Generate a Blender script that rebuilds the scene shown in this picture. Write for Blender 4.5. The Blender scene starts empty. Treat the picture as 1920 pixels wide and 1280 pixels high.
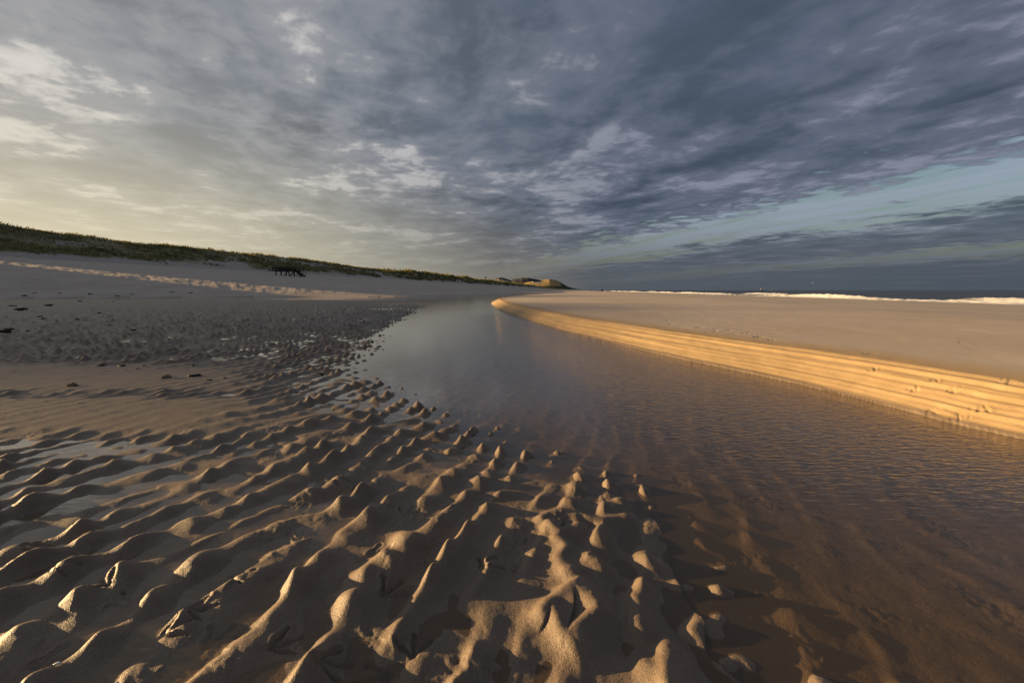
import bpy, math, random
import numpy as np
from mathutils import Vector, Matrix

R = math.radians
scene = bpy.context.scene
COL = scene.collection

# ------------------------------------------------------------------ camera
CAM_H = 0.65                       # metres above the water of the tidal creek (z = 0)
FPX = 1920 * 16.0 / 36.0           # focal length in photo pixels
PITCH = math.atan((640 - 544) / FPX)
cam_d = bpy.data.cameras.new('camera')
cam_d.lens = 16.0; cam_d.sensor_width = 36.0
cam_d.clip_start = 0.02; cam_d.clip_end = 60000
cam = bpy.data.objects.new('camera', cam_d); COL.objects.link(cam)
cam.location = (0, 0, CAM_H)
cam.rotation_euler = (R(90) - PITCH, 0, 0)
scene.camera = cam

# ------------------------------------------------------------------ light
SUN_AZ = R(-79)                    # left of the view axis
SUN_EL = R(6.9)
sdir = Vector((math.sin(SUN_AZ) * math.cos(SUN_EL), math.cos(SUN_AZ) * math.cos(SUN_EL), math.sin(SUN_EL)))
sun_d = bpy.data.lights.new('sun', 'SUN')
sun_d.energy = 5.0; sun_d.angle = R(0.6); sun_d.color = (1.0, 0.66, 0.31)
sun = bpy.data.objects.new('sun', sun_d); COL.objects.link(sun)
sun.rotation_euler = (-sdir).to_track_quat('-Z', 'Y').to_euler()

vs = scene.view_settings
vs.view_transform = 'Standard'; vs.look = 'None'; vs.gamma = 1.0; vs.use_curve_mapping = False
vs.exposure = 1.55
scene.cycles.use_denoising = True
scene.cycles.max_bounces = 6
scene.cycles.transparent_max_bounces = 8
scene.cycles.caustics_reflective = False
scene.cycles.caustics_refractive = False


class NT:
    """small helper to write node trees"""
    def __init__(s, tree):
        s.t = tree; s.n = tree.nodes; s.l = tree.links

    def node(s, typ, **kw):
        n = s.n.new(typ)
        for k, v in kw.items():
            setattr(n, k, v)
        return n

    def put(s, sock, v):
        if hasattr(v, 'is_output') or isinstance(v, bpy.types.NodeSocket):
            s.l.new(v, sock)
        elif v is not None:
            sock.default_value = v

    def math(s, op, a, b=None, c=None, clamp=False):
        n = s.node('ShaderNodeMath', operation=op, use_clamp=clamp)
        s.put(n.inputs[0], a)
        if b is not None: s.put(n.inputs[1], b)
        if c is not None: s.put(n.inputs[2], c)
        return n.outputs[0]

    def vmath(s, op, a, b=None, out=0):
        n = s.node('ShaderNodeVectorMath', operation=op)
        s.put(n.inputs[0], a)
        if b is not None: s.put(n.inputs[1], b)
        return n.outputs[out]

    def mix(s, f, a, b, blend='MIX'):
        n = s.node('ShaderNodeMix', data_type='RGBA', blend_type=blend)
        n.clamp_factor = True
        s.put(n.inputs[0], f); s.put(n.inputs[6], a); s.put(n.inputs[7], b)
        return n.outputs[2]

    def fmix(s, f, a, b):
        n = s.node('ShaderNodeMix', data_type='FLOAT')
        s.put(n.inputs[0], f); s.put(n.inputs[2], a); s.put(n.inputs[3], b)
        return n.outputs[0]

    def noise(s, vec, scale, detail=4, rough=.55, dist=0.0, dim='3D'):
        n = s.node('ShaderNodeTexNoise', noise_dimensions=dim)
        s.put(n.inputs['Vector'], vec)
        n.inputs['Scale'].default_value = scale; n.inputs['Detail'].default_value = detail
        n.inputs['Roughness'].default_value = rough; n.inputs['Distortion'].default_value = dist
        return n.outputs['Fac']

    def ramp(s, f, stops, interp='LINEAR'):
        n = s.node('ShaderNodeValToRGB'); cr = n.color_ramp; cr.interpolation = interp
        while len(cr.elements) < len(stops): cr.elements.new(0.5)
        for e, (p, c) in zip(cr.elements, stops):
            e.position = p
            e.color = (c, c, c, 1) if not hasattr(c, '__len__') else tuple(c) + (1,)
        s.put(n.inputs[0], f)
        return n.outputs[0]

    def smooth(s, v, a, b, lo=0.0, hi=1.0):
        n = s.node('ShaderNodeMapRange', interpolation_type='SMOOTHSTEP')
        s.put(n.inputs[0], v)
        for i, q in enumerate((a, b, lo, hi)): n.inputs[1 + i].default_value = q
        return n.outputs[0]

    def scale(s, vec, v):
        return s.vmath('MULTIPLY', vec, v)


# ------------------------------------------------------------------ sky: clear evening sky under a deck of cloud
world = bpy.data.worlds.new('World'); scene.world = world
world.use_nodes = True
wt = NT(world.node_tree); wt.n.clear()
tc = wt.node('ShaderNodeTexCoord')
D = wt.vmath('NORMALIZE', tc.outputs['Generated'])
sep = wt.node('ShaderNodeSeparateXYZ'); wt.l.new(D, sep.inputs[0])
dx, dy, dz = sep.outputs
sky = wt.node('ShaderNodeTexSky', sky_type='NISHITA', sun_disc=False)
sky.sun_elevation = SUN_EL; sky.sun_rotation = SUN_AZ
sky.air_density = 1.0; sky.dust_density = 1.6; sky.ozone_density = 1.5
SKY_STRENGTH = 0.05
# the cloud deck is a level sheet: a direction meets it at D.xy / D.z
zc = wt.math('MAXIMUM', dz, 0.0)
zd = wt.math('ADD', zc, 0.035)
comb = wt.node('ShaderNodeCombineXYZ')
wt.l.new(wt.math('DIVIDE', dx, zd), comb.inputs[0]); wt.l.new(wt.math('DIVIDE', dy, zd), comb.inputs[1])
P = comb.outputs[0]
# cloud streets run at azimuth -19 degrees: q across, r along
ca, sa = math.cos(R(-19)), math.sin(R(-19))
qv = wt.vmath('DOT_PRODUCT', P, (ca, -sa, 0), out=1)
rv = wt.vmath('DOT_PRODUCT', P, (sa, ca, 0), out=1)
c2 = wt.node('ShaderNodeCombineXYZ')
wt.l.new(qv, c2.inputs[0]); wt.l.new(wt.math('MULTIPLY', rv, 0.62), c2.inputs[1])
Q = c2.outputs[0]
c3 = wt.node('ShaderNodeCombineXYZ')
wt.l.new(qv, c3.inputs[0]); wt.l.new(wt.math('MULTIPLY', rv, 0.95), c3.inputs[1])
Q3 = c3.outputs[0]
n_big = wt.noise(wt.vmath('ADD', Q, (3.7, 9.1, 0)), 0.75, 3, .5, .2)
n_mid = wt.noise(wt.vmath('ADD', Q, (1.3, 4.4, 2.0)), 2.1, 8, .56, .25)
n_fine = wt.noise(wt.vmath('ADD', Q3, (7.3, 2.2, 5.0)), 5.5, 8, .58, .3)
n_wisp = wt.noise(wt.vmath('ADD', wt.scale(Q, (1, .35, 1)), (0, 3, 9.0)), 2.2, 7, .62, .8)
# coverage across the streets: a deck to q=3.5, a gap, a bank, another gap, then far haze
jit = wt.math('ADD', wt.math('MULTIPLY', wt.math('SUBTRACT', n_mid, .5), 3.0), wt.math('MULTIPLY', wt.math('SUBTRACT', n_fine, .5), 2.2))
qw = wt.math('ADD', wt.math('ADD', qv, jit), wt.math('MULTIPLY', wt.math('SUBTRACT', n_big, .5), 2.0))
cov = wt.ramp(wt.math('DIVIDE', qw, 16.0, clamp=True),
              [(0.0, 1.0), (0.218, 1.0), (0.25, 0.10), (0.335, 0.12), (0.38, 0.9), (0.53, 0.9), (0.57, 0.15), (0.655, 0.3), (0.71, 0.85), (1.0, 0.9)])
holes = wt.math('ADD', wt.math('MULTIPLY', n_big, .36), wt.math('ADD', wt.math('MULTIPLY', n_mid, .42), wt.math('MULTIPLY', n_fine, .22)))
deck = wt.smooth(holes, .31, .41)
dens = wt.math('MULTIPLY', cov, deck, clamp=True)
# how near the sun a direction is: cloud there passes more light, warmer
sd = wt.vmath('DOT_PRODUCT', D, tuple(sdir), out=1)
near = wt.smooth(sd, -0.10, 0.90)
near2 = wt.smooth(sd, 0.30, 0.98)
tex = wt.smooth(holes, .375, .635)                         # thick cloud is darker underneath
c_dark = wt.mix(near, (.0225, .030, .043, 1), (.055, .064, .077, 1))
c_mid = wt.mix(near, (.042, .049, .068, 1), (.110, .115, .125, 1))
c_lite = wt.mix(near, (.078, .085, .108, 1), (.25, .24, .228, 1))
c_dark = wt.mix(1.0, c_dark, wt.ramp(n_mid, [(.3, 1.5), (.75, .75)]), 'MULTIPLY')
c_cloud = wt.mix(wt.smooth(tex, .22, .85), c_mid, c_dark)
c_cloud = wt.mix(wt.smooth(tex, .02, .34), c_lite, c_cloud)
c_cloud = wt.mix(wt.math('MULTIPLY', near2, .25), c_cloud, (.19, .172, .145, 1))
# clear sky
c_sky = wt.mix(1.0, sky.outputs[0], (SKY_STRENGTH,) * 3 + (1,), 'MULTIPLY')
c_wisp = wt.mix(near, (.115, .132, .165, 1), (.22, .20, .17, 1))
c_clear = wt.mix(wt.math('MULTIPLY', wt.smooth(n_wisp, .36, .62), .8), c_sky, c_wisp)
c_all = wt.mix(dens, c_clear, c_cloud)
# the low air: dull slate over the sea, cream towards the sun
hz = wt.math('POWER', wt.math('SUBTRACT', 1.0, wt.smooth(wt.math('DIVIDE', dz, wt.math('ADD', .19, wt.math('MULTIPLY', wt.smooth(sd, -.10, .70), .22))), 0.0, 1.0)), 1.5)
c_haze = wt.ramp(wt.smooth(sd, -0.75, 0.95), [(0.0, (.024, .030, .038)), (.42, (.030, .034, .039)), (.62, (.064, .060, .052)), (.80, (.128, .120, .095)), (.92, (.20, .182, .130)), (1.0, (.28, .245, .165))])
c_all = wt.mix(wt.math('MULTIPLY', hz, .93), c_all, c_haze)
bg = wt.node('ShaderNodeBackground'); wt.l.new(c_all, bg.inputs[0]); bg.inputs[1].default_value = 1.0
wo = wt.node('ShaderNodeOutputWorld'); wt.l.new(bg.outputs[0], wo.inputs[0])


# ------------------------------------------------------------------ numpy noise and layout helpers
_rng = np.random.RandomState(11)
_PERM = np.concatenate([_rng.permutation(2048)] * 2).astype(np.int32)
_ANG = _rng.rand(2048) * 2 * np.pi
_GX, _GY = np.cos(_ANG).astype(np.float32), np.sin(_ANG).astype(np.float32)


def pn(x, y, seed=0):
    """gradient noise, about -0.7..0.7"""
    x = np.asarray(x, np.float64) + seed * 37.17; y = np.asarray(y, np.float64) + seed * 91.73
    xf = np.floor(x); yf = np.floor(y)
    xi = xf.astype(np.int64) & 2047; yi = yf.astype(np.int64) & 2047
    u = (x - xf).astype(np.float32); v = (y - yf).astype(np.float32)

    def g(ix, iy, a, b):
        h = _PERM[_PERM[ix & 2047] + (iy & 2047)]
        return _GX[h] * a + _GY[h] * b
    su = u * u * u * (u * (u * 6 - 15) + 10); sv = v * v * v * (v * (v * 6 - 15) + 10)
    a = g(xi, yi, u, v); b = g(xi + 1, yi, u - 1, v)
    c = g(xi, yi + 1, u, v - 1); d = g(xi + 1, yi + 1, u - 1, v - 1)
    t0 = a + su * (b - a); t1 = c + su * (d - c)
    return (t0 + sv * (t1 - t0)).astype(np.float64)


def fbm(x, y, oct=4, seed=0, gain=.5):
    s = 0; a = 1.0
    for i in range(oct):
        s = s + a * pn(x * 2 ** i, y * 2 ** i, seed + i); a *= gain
    return s


def sst(v, a, b):
    t = np.clip((v - a) / (b - a), 0, 1)
    return t * t * (3 - 2 * t)


def smax(a, b, k):
    h = np.clip(.5 + .5 * (a - b) / k, 0, 1)
    return b + (a - b) * h + k * h * (1 - h)


def unproj(px, py, z=0.0):
    """the ground point (at height z) that a photo pixel looks at"""
    a = (px - 960) / FPX; b = (640 - py) / FPX
    yy = math.cos(PITCH) + b * math.sin(PITCH); zz = -math.sin(PITCH) + b * math.cos(PITCH)
    t = (z - CAM_H) / zz
    return (a * t, yy * t)


TH = math.atan((1080 - 960) / FPX)         # the coast runs towards this azimuth
FW = (math.sin(TH), math.cos(TH)); RT = (math.cos(TH), -math.sin(TH))


def su_of(x, y):
    """s: metres inland (left) of the coast-parallel line through the camera; u: metres along the coast"""
    return -(x * RT[0] + y * RT[1]), x * FW[0] + y * FW[1]


def xy_of(s, u):
    return -s * RT[0] + u * FW[0], -s * RT[1] + u * FW[1]


def poly_sdf(x, y, pts):
    """signed distance, positive inside the closed polygon"""
    d = np.full(x.shape, 1e9); inside = np.zeros(x.shape, bool)
    n = len(pts)
    for i in range(n):
        ax, ay = pts[i]; bx, by = pts[(i + 1) % n]
        ex, ey = bx - ax, by - ay
        t = np.clip(((x - ax) * ex + (y - ay) * ey) / (ex * ex + ey * ey + 1e-12), 0, 1)
        d = np.minimum(d, np.hypot(x - ax - t * ex, y - ay - t * ey))
        c = ((ay > y) != (by > y))
        xc = ax + (y - ay) * ex / (ey if abs(ey) > 1e-9 else 1e-9)
        inside ^= c & (x < xc)
    return np.where(inside, d, -d)


def catmull(pts, n=6):
    out = []
    for i in range(len(pts) - 1):
        p0 = pts[max(i - 1, 0)]; p1 = pts[i]; p2 = pts[i + 1]; p3 = pts[min(i + 2, len(pts) - 1)]
        for k in range(n):
            t = k / n
            out.append(tuple(.5 * (2 * b + (c - a) * t + (2 * a - 5 * b + 4 * c - d) * t * t + (3 * b - a - 3 * c + d) * t ** 3)
                             for a, b, c, d in zip(p0, p1, p2, p3)))
    out.append(pts[-1])
    return out


# shore of the rippled flat on the left (where its crests sink into the creek)
FLAT_EDGE = catmull([(0.75, .30), unproj(1400, 1290), unproj(1330, 1170), unproj(1275, 1090), unproj(1230, 985), unproj(1120, 915), unproj(1000, 880),
                     unproj(900, 825), unproj(800, 775), unproj(725, 728), unproj(655, 690), unproj(690, 650), unproj(715, 618),
                     unproj(760, 592), unproj(800, 573), unproj(812, 567.5), unproj(745, 564.5), unproj(680, 563), unproj(560, 562), unproj(0, 561)], 5)
FLAT_POLY = FLAT_EDGE + [(-90, 32), (-90, -60), (0.9, -60)]
# waterline of the sandbar on the right
BAR_EDGE = catmull([(3.6, -6), (3.05, 0.0), unproj(1920, 824), unproj(1700, 770), unproj(1500, 722), unproj(1300, 678), unproj(1150, 644), unproj(1040, 617),
                    unproj(985, 600), unproj(945, 586), unproj(926, 575), unproj(921, 567), (-1.0, 30.0), (-0.6, 36.0), (1.6, 47.0), (4.0, 62.0)], 5)
BAR_POLY = BAR_EDGE + [xy_of(2.0, 110), xy_of(8.0, 260), xy_of(9, 30000), xy_of(-30000, 30000), xy_of(-30000, -300), xy_of(-8, -300)]
BANK_W = 0.44


_TE = np.array([0, .05, .10, .14, .19, .225, .30, .335, .41, .435, .53, .575, .64, .66, .74, .79, .90, .94, 1.0])
_TH = np.array([0, .10, .11, .20, .21, .31, .325, .44, .455, .53, .545, .66, .675, .73, .745, .87, .89, .97, 1.0])


_TG = np.linspace(0, 1, 401)
_kern = np.exp(-(np.arange(-14, 15) / 5.5) ** 2); _kern /= _kern.sum()
_TS = np.convolve(np.pad(np.interp(_TG, _TE, _TH), 14, mode='edge'), _kern, 'valid')


def terrace(t):
    """treads and small risers left by the falling water, t 0..1 up the bank"""
    return np.interp(t, _TG, _TS)


PRINTS = []   # bird prints: x, y, heading, size, depth


def add_print(px, py, ang, z=.012, size=.05, depth=.0075):
    x, y = unproj(px, py, z); PRINTS.append((x, y, R(ang), size, depth))


for a in [(85, 1085, 40), (205, 1102, 160), (255, 1128, 150), (345, 1148, 20), (60, 1243, 30), (385, 1205, 70), (505, 1212, 35), (718, 1112, 60),
          (775, 1222, 100), (735, 1252, 200), (592, 1252, 20), (425, 1083, 15), (660, 915, 40), (620, 905, 10), (760, 960, 80), (690, 1035, 30),
          (905, 1065, 60), (40, 1030, 20), (560, 1010, 100), (300, 1190, 45)]:
    add_print(*a)
for a in [(1515, 706, 200), (1542, 708, 250), (1605, 733, 200), (1660, 735, 150), (1712, 738, 220), (1745, 742, 260), (1722, 728, 100), (1755, 725, 190),
          (1800, 753, 230), (1847, 755, 200), (1803, 768, 120), (1835, 776, 200), (1868, 780, 250), (1905, 790, 180), (1900, 745, 150), (1790, 738, 60)]:
    add_print(*a, z=.10, size=.052, depth=.0075)
for i in range(26):   # a line of prints along the top of the bar and some strays
    add_print(990 + i * 18 + (i % 3) * 5, 561 + i * 2.6 + (i % 2) * 3, 70 + 13 * i, z=.24, size=.07, depth=.007)
for a in [(1240, 601, 40), (1257, 603, 80), (1540, 605, 20), (1340, 613, 20), (1625, 655, 30), (1645, 668, 60), (1700, 620, 50), (1800, 640, 10), (1430, 585, 10)]:
    add_print(*a, z=.23, size=.06, depth=.006)

TOES = [(-42, 1.0), (0, 1.15), (42, 1.0)]


def prints_height(x, y):
    out = np.zeros(x.shape)
    for (cx, cy, an, sz, dp) in PRINTS:
        m = (np.abs(x - cx) < sz * 1.9) & (np.abs(y - cy) < sz * 1.9)
        if not m.any(): continue
        lx = x[m] - cx; ly = y[m] - cy
        acc = np.zeros(lx.shape)
        for (ta, tl) in TOES:
            ex, ey = math.cos(an + R(ta)) * sz * tl, math.sin(an + R(ta)) * sz * tl
            t = np.clip((lx * ex + ly * ey) / (ex * ex + ey * ey), 0, 1)
            dd = np.hypot(lx - t * ex, ly - t * ey) / sz
            w = .085 + .03 * np.sin(t * 7 + cx * 90)
            acc = np.minimum(acc, -np.exp(-(dd / w) ** 2))
            acc = acc + .28 * np.exp(-((dd - w * 2.1) / .10) ** 2) * (t > .05)
        # the web presses in lightly
        rr = np.hypot(lx, ly) / sz; aa = np.angle(np.exp(1j * (np.arctan2(ly, lx) - an)))
        acc = acc - .15 * ((rr < .85) & (np.abs(aa) < R(42))) * sst(.85 - rr, 0, .25)
        out[m] += acc * dp
    return out


# ridges traced from the near flat, in photo pixels: (points, height, half width)
RIDGES = [
    ([(1018, 1152), (1040, 1128), (1078, 1106), (1105, 1128), (1122, 1152), (1100, 1172), (1064, 1196), (1048, 1172), (1038, 1150)], .020, .018),
    ([(1252, 1222), (1255, 1250), (1250, 1290)], .019, .016),
    ([(1300, 1180), (1312, 1168), (1335, 1176)], .013, .014),
    ([(1192, 1118), (1196, 1140), (1193, 1172)], .012, .012),
    ([(1060, 1070), (1050, 1050), (1062, 1030), (1045, 1010)], .017, .016),
    ([(1030, 985), (1050, 1000), (1080, 990)], .018, .016),
    ([(1362, 1235), (1385, 1228), (1405, 1240)], .011, .012),
    ([(1270, 1090), (1292, 1094)], .009, .011),
    ([(1345, 1058), (1362, 1056)], .008, .010),
    ([(1015, 972), (1040, 962), (1075, 968)], .016, .015),
    ([(1090, 968), (1125, 974), (1170, 966)], .014, .013),
    ([(1160, 935), (1185, 932)], .011, .012),
]


def ridges_height(x, y):
    out = np.zeros(x.shape); msk = np.zeros(x.shape)
    for pts, h, w in RIDGES:
        g = catmull([unproj(a, b, .01) for a, b in pts], 5)
        gx = [p[0] for p in g]; gy = [p[1] for p in g]
        m = (x > min(gx) - .12) & (x < max(gx) + .12) & (y > min(gy) - .12) & (y < max(gy) + .12)
        if not m.any(): continue
        lx, ly = x[m], y[m]
        lx = lx + .004 * pn(lx * 16, ly * 16, 71); ly = ly + .004 * pn(lx * 16, ly * 16, 72)
        dmin = np.full(lx.shape, 9.0); omin = np.zeros(lx.shape)
        for i in range(len(g) - 1):
            ax, ay = g[i]; ex, ey = g[i + 1][0] - ax, g[i + 1][1] - ay
            t = np.clip(((lx - ax) * ex + (ly - ay) * ey) / (ex * ex + ey * ey + 1e-12), 0, 1)
            ox, oy = lx - ax - t * ex, ly - ay - t * ey
            dd = np.hypot(ox, oy); c = dd < dmin
            dmin = np.where(c, dd, dmin); omin = np.where(c, ox, omin)
        ww = w * (1.85 + .55 * np.tanh(omin / .012))          # steep towards the sun, long on the far side
        best = np.exp(-(dmin / ww) ** 2) * (1 + .5 * pn(lx * 14, ly * 14, 73)); bm_ = np.exp(-(dmin / (w * 2.6)) ** 2)
        out[m] = np.maximum(out[m], best * h); msk[m] = np.maximum(msk[m], bm_)
    return out, msk


def ripple_field(x, y):
    """current ripples on the left flat and the bed: height 0..1, crests run roughly along +y"""
    far = sst(np.hypot(x, y), 3.0, 8.0)
    ang = R(72) + R(14) * sst(-x, .4, 1.6) + R(10) * pn(x * .5, y * .5, 21)
    wx = x + .075 * pn(x * 2.3, y * 1.9, 1) + .026 * pn(x * 7, y * 6, 2) + .006 * pn(x * 17, y * 13, 19)
    wy = y + .050 * pn(x * 2.1, y * 1.9, 3)
    n1 = pn(x * 3.0, y * 1.9, 4) * 1.5 + .22; n2 = pn(x * 3.0, y * 1.9, 5) * 1.5
    # crests lean in towards the creek: the normal direction is fixed, the slow turn goes into the phase
    base = (wx * math.sin(R(74)) - wy * math.cos(R(74)))
    ph = base / .122 + .55 * pn(x * .6, y * .6, 22) * 2 + np.arctan2(n2, n1) / (2 * np.pi)
    t = ph - np.floor(ph)
    up = sst(t, 0.0, .27); dn = 1 - sst(t, .24, .84)
    g = np.minimum(up, 1) * dn
    mag = np.clip(np.hypot(n1, n2) * 1.8, 0, 1)
    along = .95 + 1.0 * pn(wx * 3.0, wy * 4.2, 6)
    # short cross ridges between the main crests
    wy2 = wy + .045 * pn(x * 5.5, y * 4.5, 11) + .018 * pn(x * 13, y * 11, 12)
    n3 = pn(x * 4.2, y * 3.4, 9) * 1.5; n4 = pn(x * 4.2, y * 3.4, 10) * 1.5 + .18
    ph2 = (wy2 * .90 + wx * .55) / .118 + 0.0 + np.arctan2(n3, n4) / (2 * np.pi)
    t2 = ph2 - np.floor(ph2)
    g2 = sst(t2, 0, .55) * (1 - sst(t2, .5, 1)) * np.clip(np.hypot(n3, n4) * 1.6, .2, 1)
    return g * mag * np.clip(along, .12, 1.5), g2, far


def sheets(x, y):
    """0..1: smooth sand sheets spread over the ripples"""
    s, u = su_of(x, y)
    n = pn(x * .5, y * 1.1, 31) * .35
    a = sst(y + n * .35 + .10 * sst(-x, 1.2, 2.2) * -1, 1.80, 1.98) * (1 - sst(y + n * 1.6, 3.5, 4.3)) * sst(-x + n, .55, 1.1)
    b = np.exp(-((y - 2.75 + .12 * pn(x * .7, 0 * y, 33)) / .10) ** 2) * sst(-x, 1.35, 1.7)
    a = a * (1 - .95 * b)
    c = np.exp(-((y - 1.63 + .06 * pn(x * 1.3, y * 0, 34)) / .055) ** 2) * sst(-x, .25, .5) * (1 - sst(-x, 1.0, 1.35))
    return np.clip(a + c * .9, 0, 1)


def terrain(x, y):
    """height and wetness of the sand everywhere; water level follows the same base"""
    s, u = su_of(x, y)
    r = np.hypot(x, y)
    dl = poly_sdf(x + .05 * pn(x * 1.5, y * 1.5, 41), y + .05 * pn(x * 1.5, y * 1.5, 42), FLAT_POLY)
    dr = poly_sdf(x + .045 * pn(x * .9, y * .6, 43) + .014 * pn(x * 3, y * 2.2, 55), y, BAR_POLY)
    # --- rippled flat and creek bed
    land = .001 + .016 * (1 - np.exp(-np.maximum(dl, 0) / .8)) + .02 * sst(dl, 2, 12)
    bed = -.006 - .026 * (1 - np.exp(-np.maximum(-dl, 0) / .7)) - .014 * sst(-dl, 1, 3)
    base = np.where(dl > 0, land, bed) + .004 * pn(x * 1.1, y * .9, 44) * sst(r, .2, 1)
    g, g2, far = ripple_field(x, y)
    sh = sheets(x, y) * sst(dl, .35, 1.1)
    amp = .031 * (1 - .90 * sh) * np.where(dl > 0, 1, 1 - .80 * sst(-dl, -.02, .42))
    amp = amp * (1 + .6 * far) * (1 - .35 * sst(r, 12, 30))
    fade = 1 - sst(dr, -.9, -.25)                       # the bed is smooth under the bank
    brk = sst(dl, .55, -.15)                            # near the creek the crests break into knobs
    amp = amp * (1 - .28 * brk)
    rip = amp * (g * (.80 + (.95 * g2 - .42) * (.80 + .35 * brk)) + (.10 + .08 * brk) * g2 * (1 - sh)) - amp * .28
    rh, rm = ridges_height(x, y)
    rip = rip * (1 - .85 * rm) + rh
    streak = .0035 * sh * pn(x * 1.4, y * 16 + .8 * pn(x, y, 46), 47)
    zf = base + rip * fade + streak + .010 * sh * (dl > 0)
    # --- the bar
    t = np.clip(dr / BANK_W, 0, 1)
    wob = .055 * pn(x * 2, y * .6, 48) + .030 * pn(x * 6, y * 2.4, 49) + .012 * pn(x * 17, y * 8, 56)
    tt = np.clip(t + wob * (t > .02), 0, 1)
    tw = np.clip(.80 + 1.1 * pn(t * 9, y * .55 + x * .2, 54), .10, 1.0)
    prof = terrace(tt) * tw + tt * (1 - tw)
    prof = 1 - (1 - prof) ** 1.12
    top = .190 * prof + .050 * (1 - np.exp(-np.maximum(dr - BANK_W, 0) / 1.5))
    top = top + np.where(dr > BANK_W, .004 * fbm(x * .9, y * .5, 3, 50) + .0012 * fbm(x * 6, y * 4, 3, 53), 0)
    drop = np.maximum(-s - 6, 0) * .022 + .58 * sst(-s, 26, 40)
    top = top - np.where(dr > 0, drop, 0) - .9 * sst(-s, 38, 80) - 3 * sst(-s, 80, 400)
    under = -.036 * (1 - np.exp(np.minimum(dr, 0) / .42)) - .006
    zb = np.where(dr > 0, top, under - .02)
    # --- the beach up to the foot of the dunes
    toe = 2 + 44 * (1 - sst(u, 16, 52)) + 12 * (1 - sst(u, 45, 110))
    f = np.clip((s - toe) / (88 - toe), 0, 2)
    zt = 5.9 * np.power(f, 1.15)
    bump = sst(zt, .1, .7)
    zt = zt + bump * (.05 * fbm(x * .35, y * .35, 3, 60) + .055 * fbm(x * 1.3, y * 1.3, 3, 61)) * (1 - sst(r, 150, 500))
    zt = np.where(s > 86, np.minimum(zt, 5.75), zt)
    zt = np.where(f > 0, zt, -.3)
    low = np.where(dl > 0, zf, np.maximum(zf, -.2))
    z = np.where(dr > 0, np.maximum(zb, -9), low)
    z = np.where(dr <= 0, np.where(dr > -1.5, np.minimum(low, np.maximum(under, low * sst(-dr, .2, 1.2) + under * (1 - sst(-dr, .2, 1.2)))), low), z)
    z = np.where((f > 0), smax(z, zt, .03), z)
    z = z + prints_height(x, y)
    crumb = sst(pn(x * 6, y * 6, 66) + .5 * pn(x * 15, y * 15, 67), .10, .45)
    near_ = (1 - sst(r, 2.5, 6)) * np.where(dr > -.2, .25, 1)
    z = z + (.0007 * fbm(x * 42, y * 42, 2, 63) + .0030 * crumb * fbm(x * 55, y * 55, 2, 68) + .0028 * fbm(x * 11, y * 9, 2, 69) * (1 - .7 * sh)) * near_
    # wetness: flat and bed wet, bank damp, beach and bar dry
    wet = np.where(dr > 0, 1 - .50 * sst(t, .02, .16) - .45 * sst(dr, BANK_W * .45, BANK_W * 2.4), 1.0)
    wet = np.where(f > 0, np.minimum(wet, np.where(zt > .03 + .04 * pn(x * .3, y * .3, 70), 0.0, 1.0)), wet)
    # water: the creek stands at 0, seepage on the flat stands a little below its base
    zw = np.where(dl > 0, sst(dl, .05, .9) * (land - .0075 + .007 * pn(x * .8, y * .55, 64)) + (.020 * pn(x * .12, y * .35, 65) - .003) * sst(r, 4, 9), 0.0)
    zw = np.where(sh > .15, np.minimum(zw, base - .006), zw)
    chop = sst(x * 1.0 + .14 * y, .25, 1.5) * (.15 + .85 * sst(y, .9, 1.7)) * (1 - sst(r, 5, 14)) + .10
    return z, wet, zw, dl, dr, chop, f


# ------------------------------------------------------------------ object helpers
def mesh_obj(name, verts, faces, mat=None, parent=None, smooth=True, up=True):
    me = bpy.data.meshes.new(name)
    verts = np.asarray(verts, np.float32); faces = np.asarray(faces, np.int32)
    me.vertices.add(len(verts)); me.vertices.foreach_set('co', verts.ravel())
    k = faces.shape[1]
    me.loops.add(faces.size); me.loops.foreach_set('vertex_index', faces.ravel())
    me.polygons.add(len(faces))
    me.polygons.foreach_set('loop_start', np.arange(0, faces.size, k, dtype=np.int32))
    me.polygons.foreach_set('loop_total', np.full(len(faces), k, np.int32))
    me.polygons.foreach_set('use_smooth', np.full(len(faces), smooth, bool))
    v0, v1, v2 = verts[faces[:, 0]], verts[faces[:, 1]], verts[faces[:, 2]]
    if up and ((v1 - v0)[:, 0] * (v2 - v0)[:, 1] - (v1 - v0)[:, 1] * (v2 - v0)[:, 0]).mean() < 0:
        me.flip_normals()
    me.update(calc_edges=True)
    if mat: me.materials.append(mat)
    o = bpy.data.objects.new(name, me); COL.objects.link(o)
    if parent: o.parent = parent
    return o


def attr(o, name, vals):
    a = o.data.attributes.new(name, 'FLOAT', 'POINT'); a.data.foreach_set('value', np.asarray(vals, np.float32).ravel())


def tag(o, label, cat, group=None):
    o['label'] = label; o['category'] = cat
    if group: o['group'] = group
    return o


def structure(o, label=None, cat=None):
    o['kind'] = 'structure'
    if label: o['label'] = label
    if cat: o['category'] = cat
    return o


def empty(name, loc, rz=0.0):
    o = bpy.data.objects.new(name, None); COL.objects.link(o)
    o.location = loc; o.rotation_euler = (0, 0, rz); o.empty_display_size = .1
    return o


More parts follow.
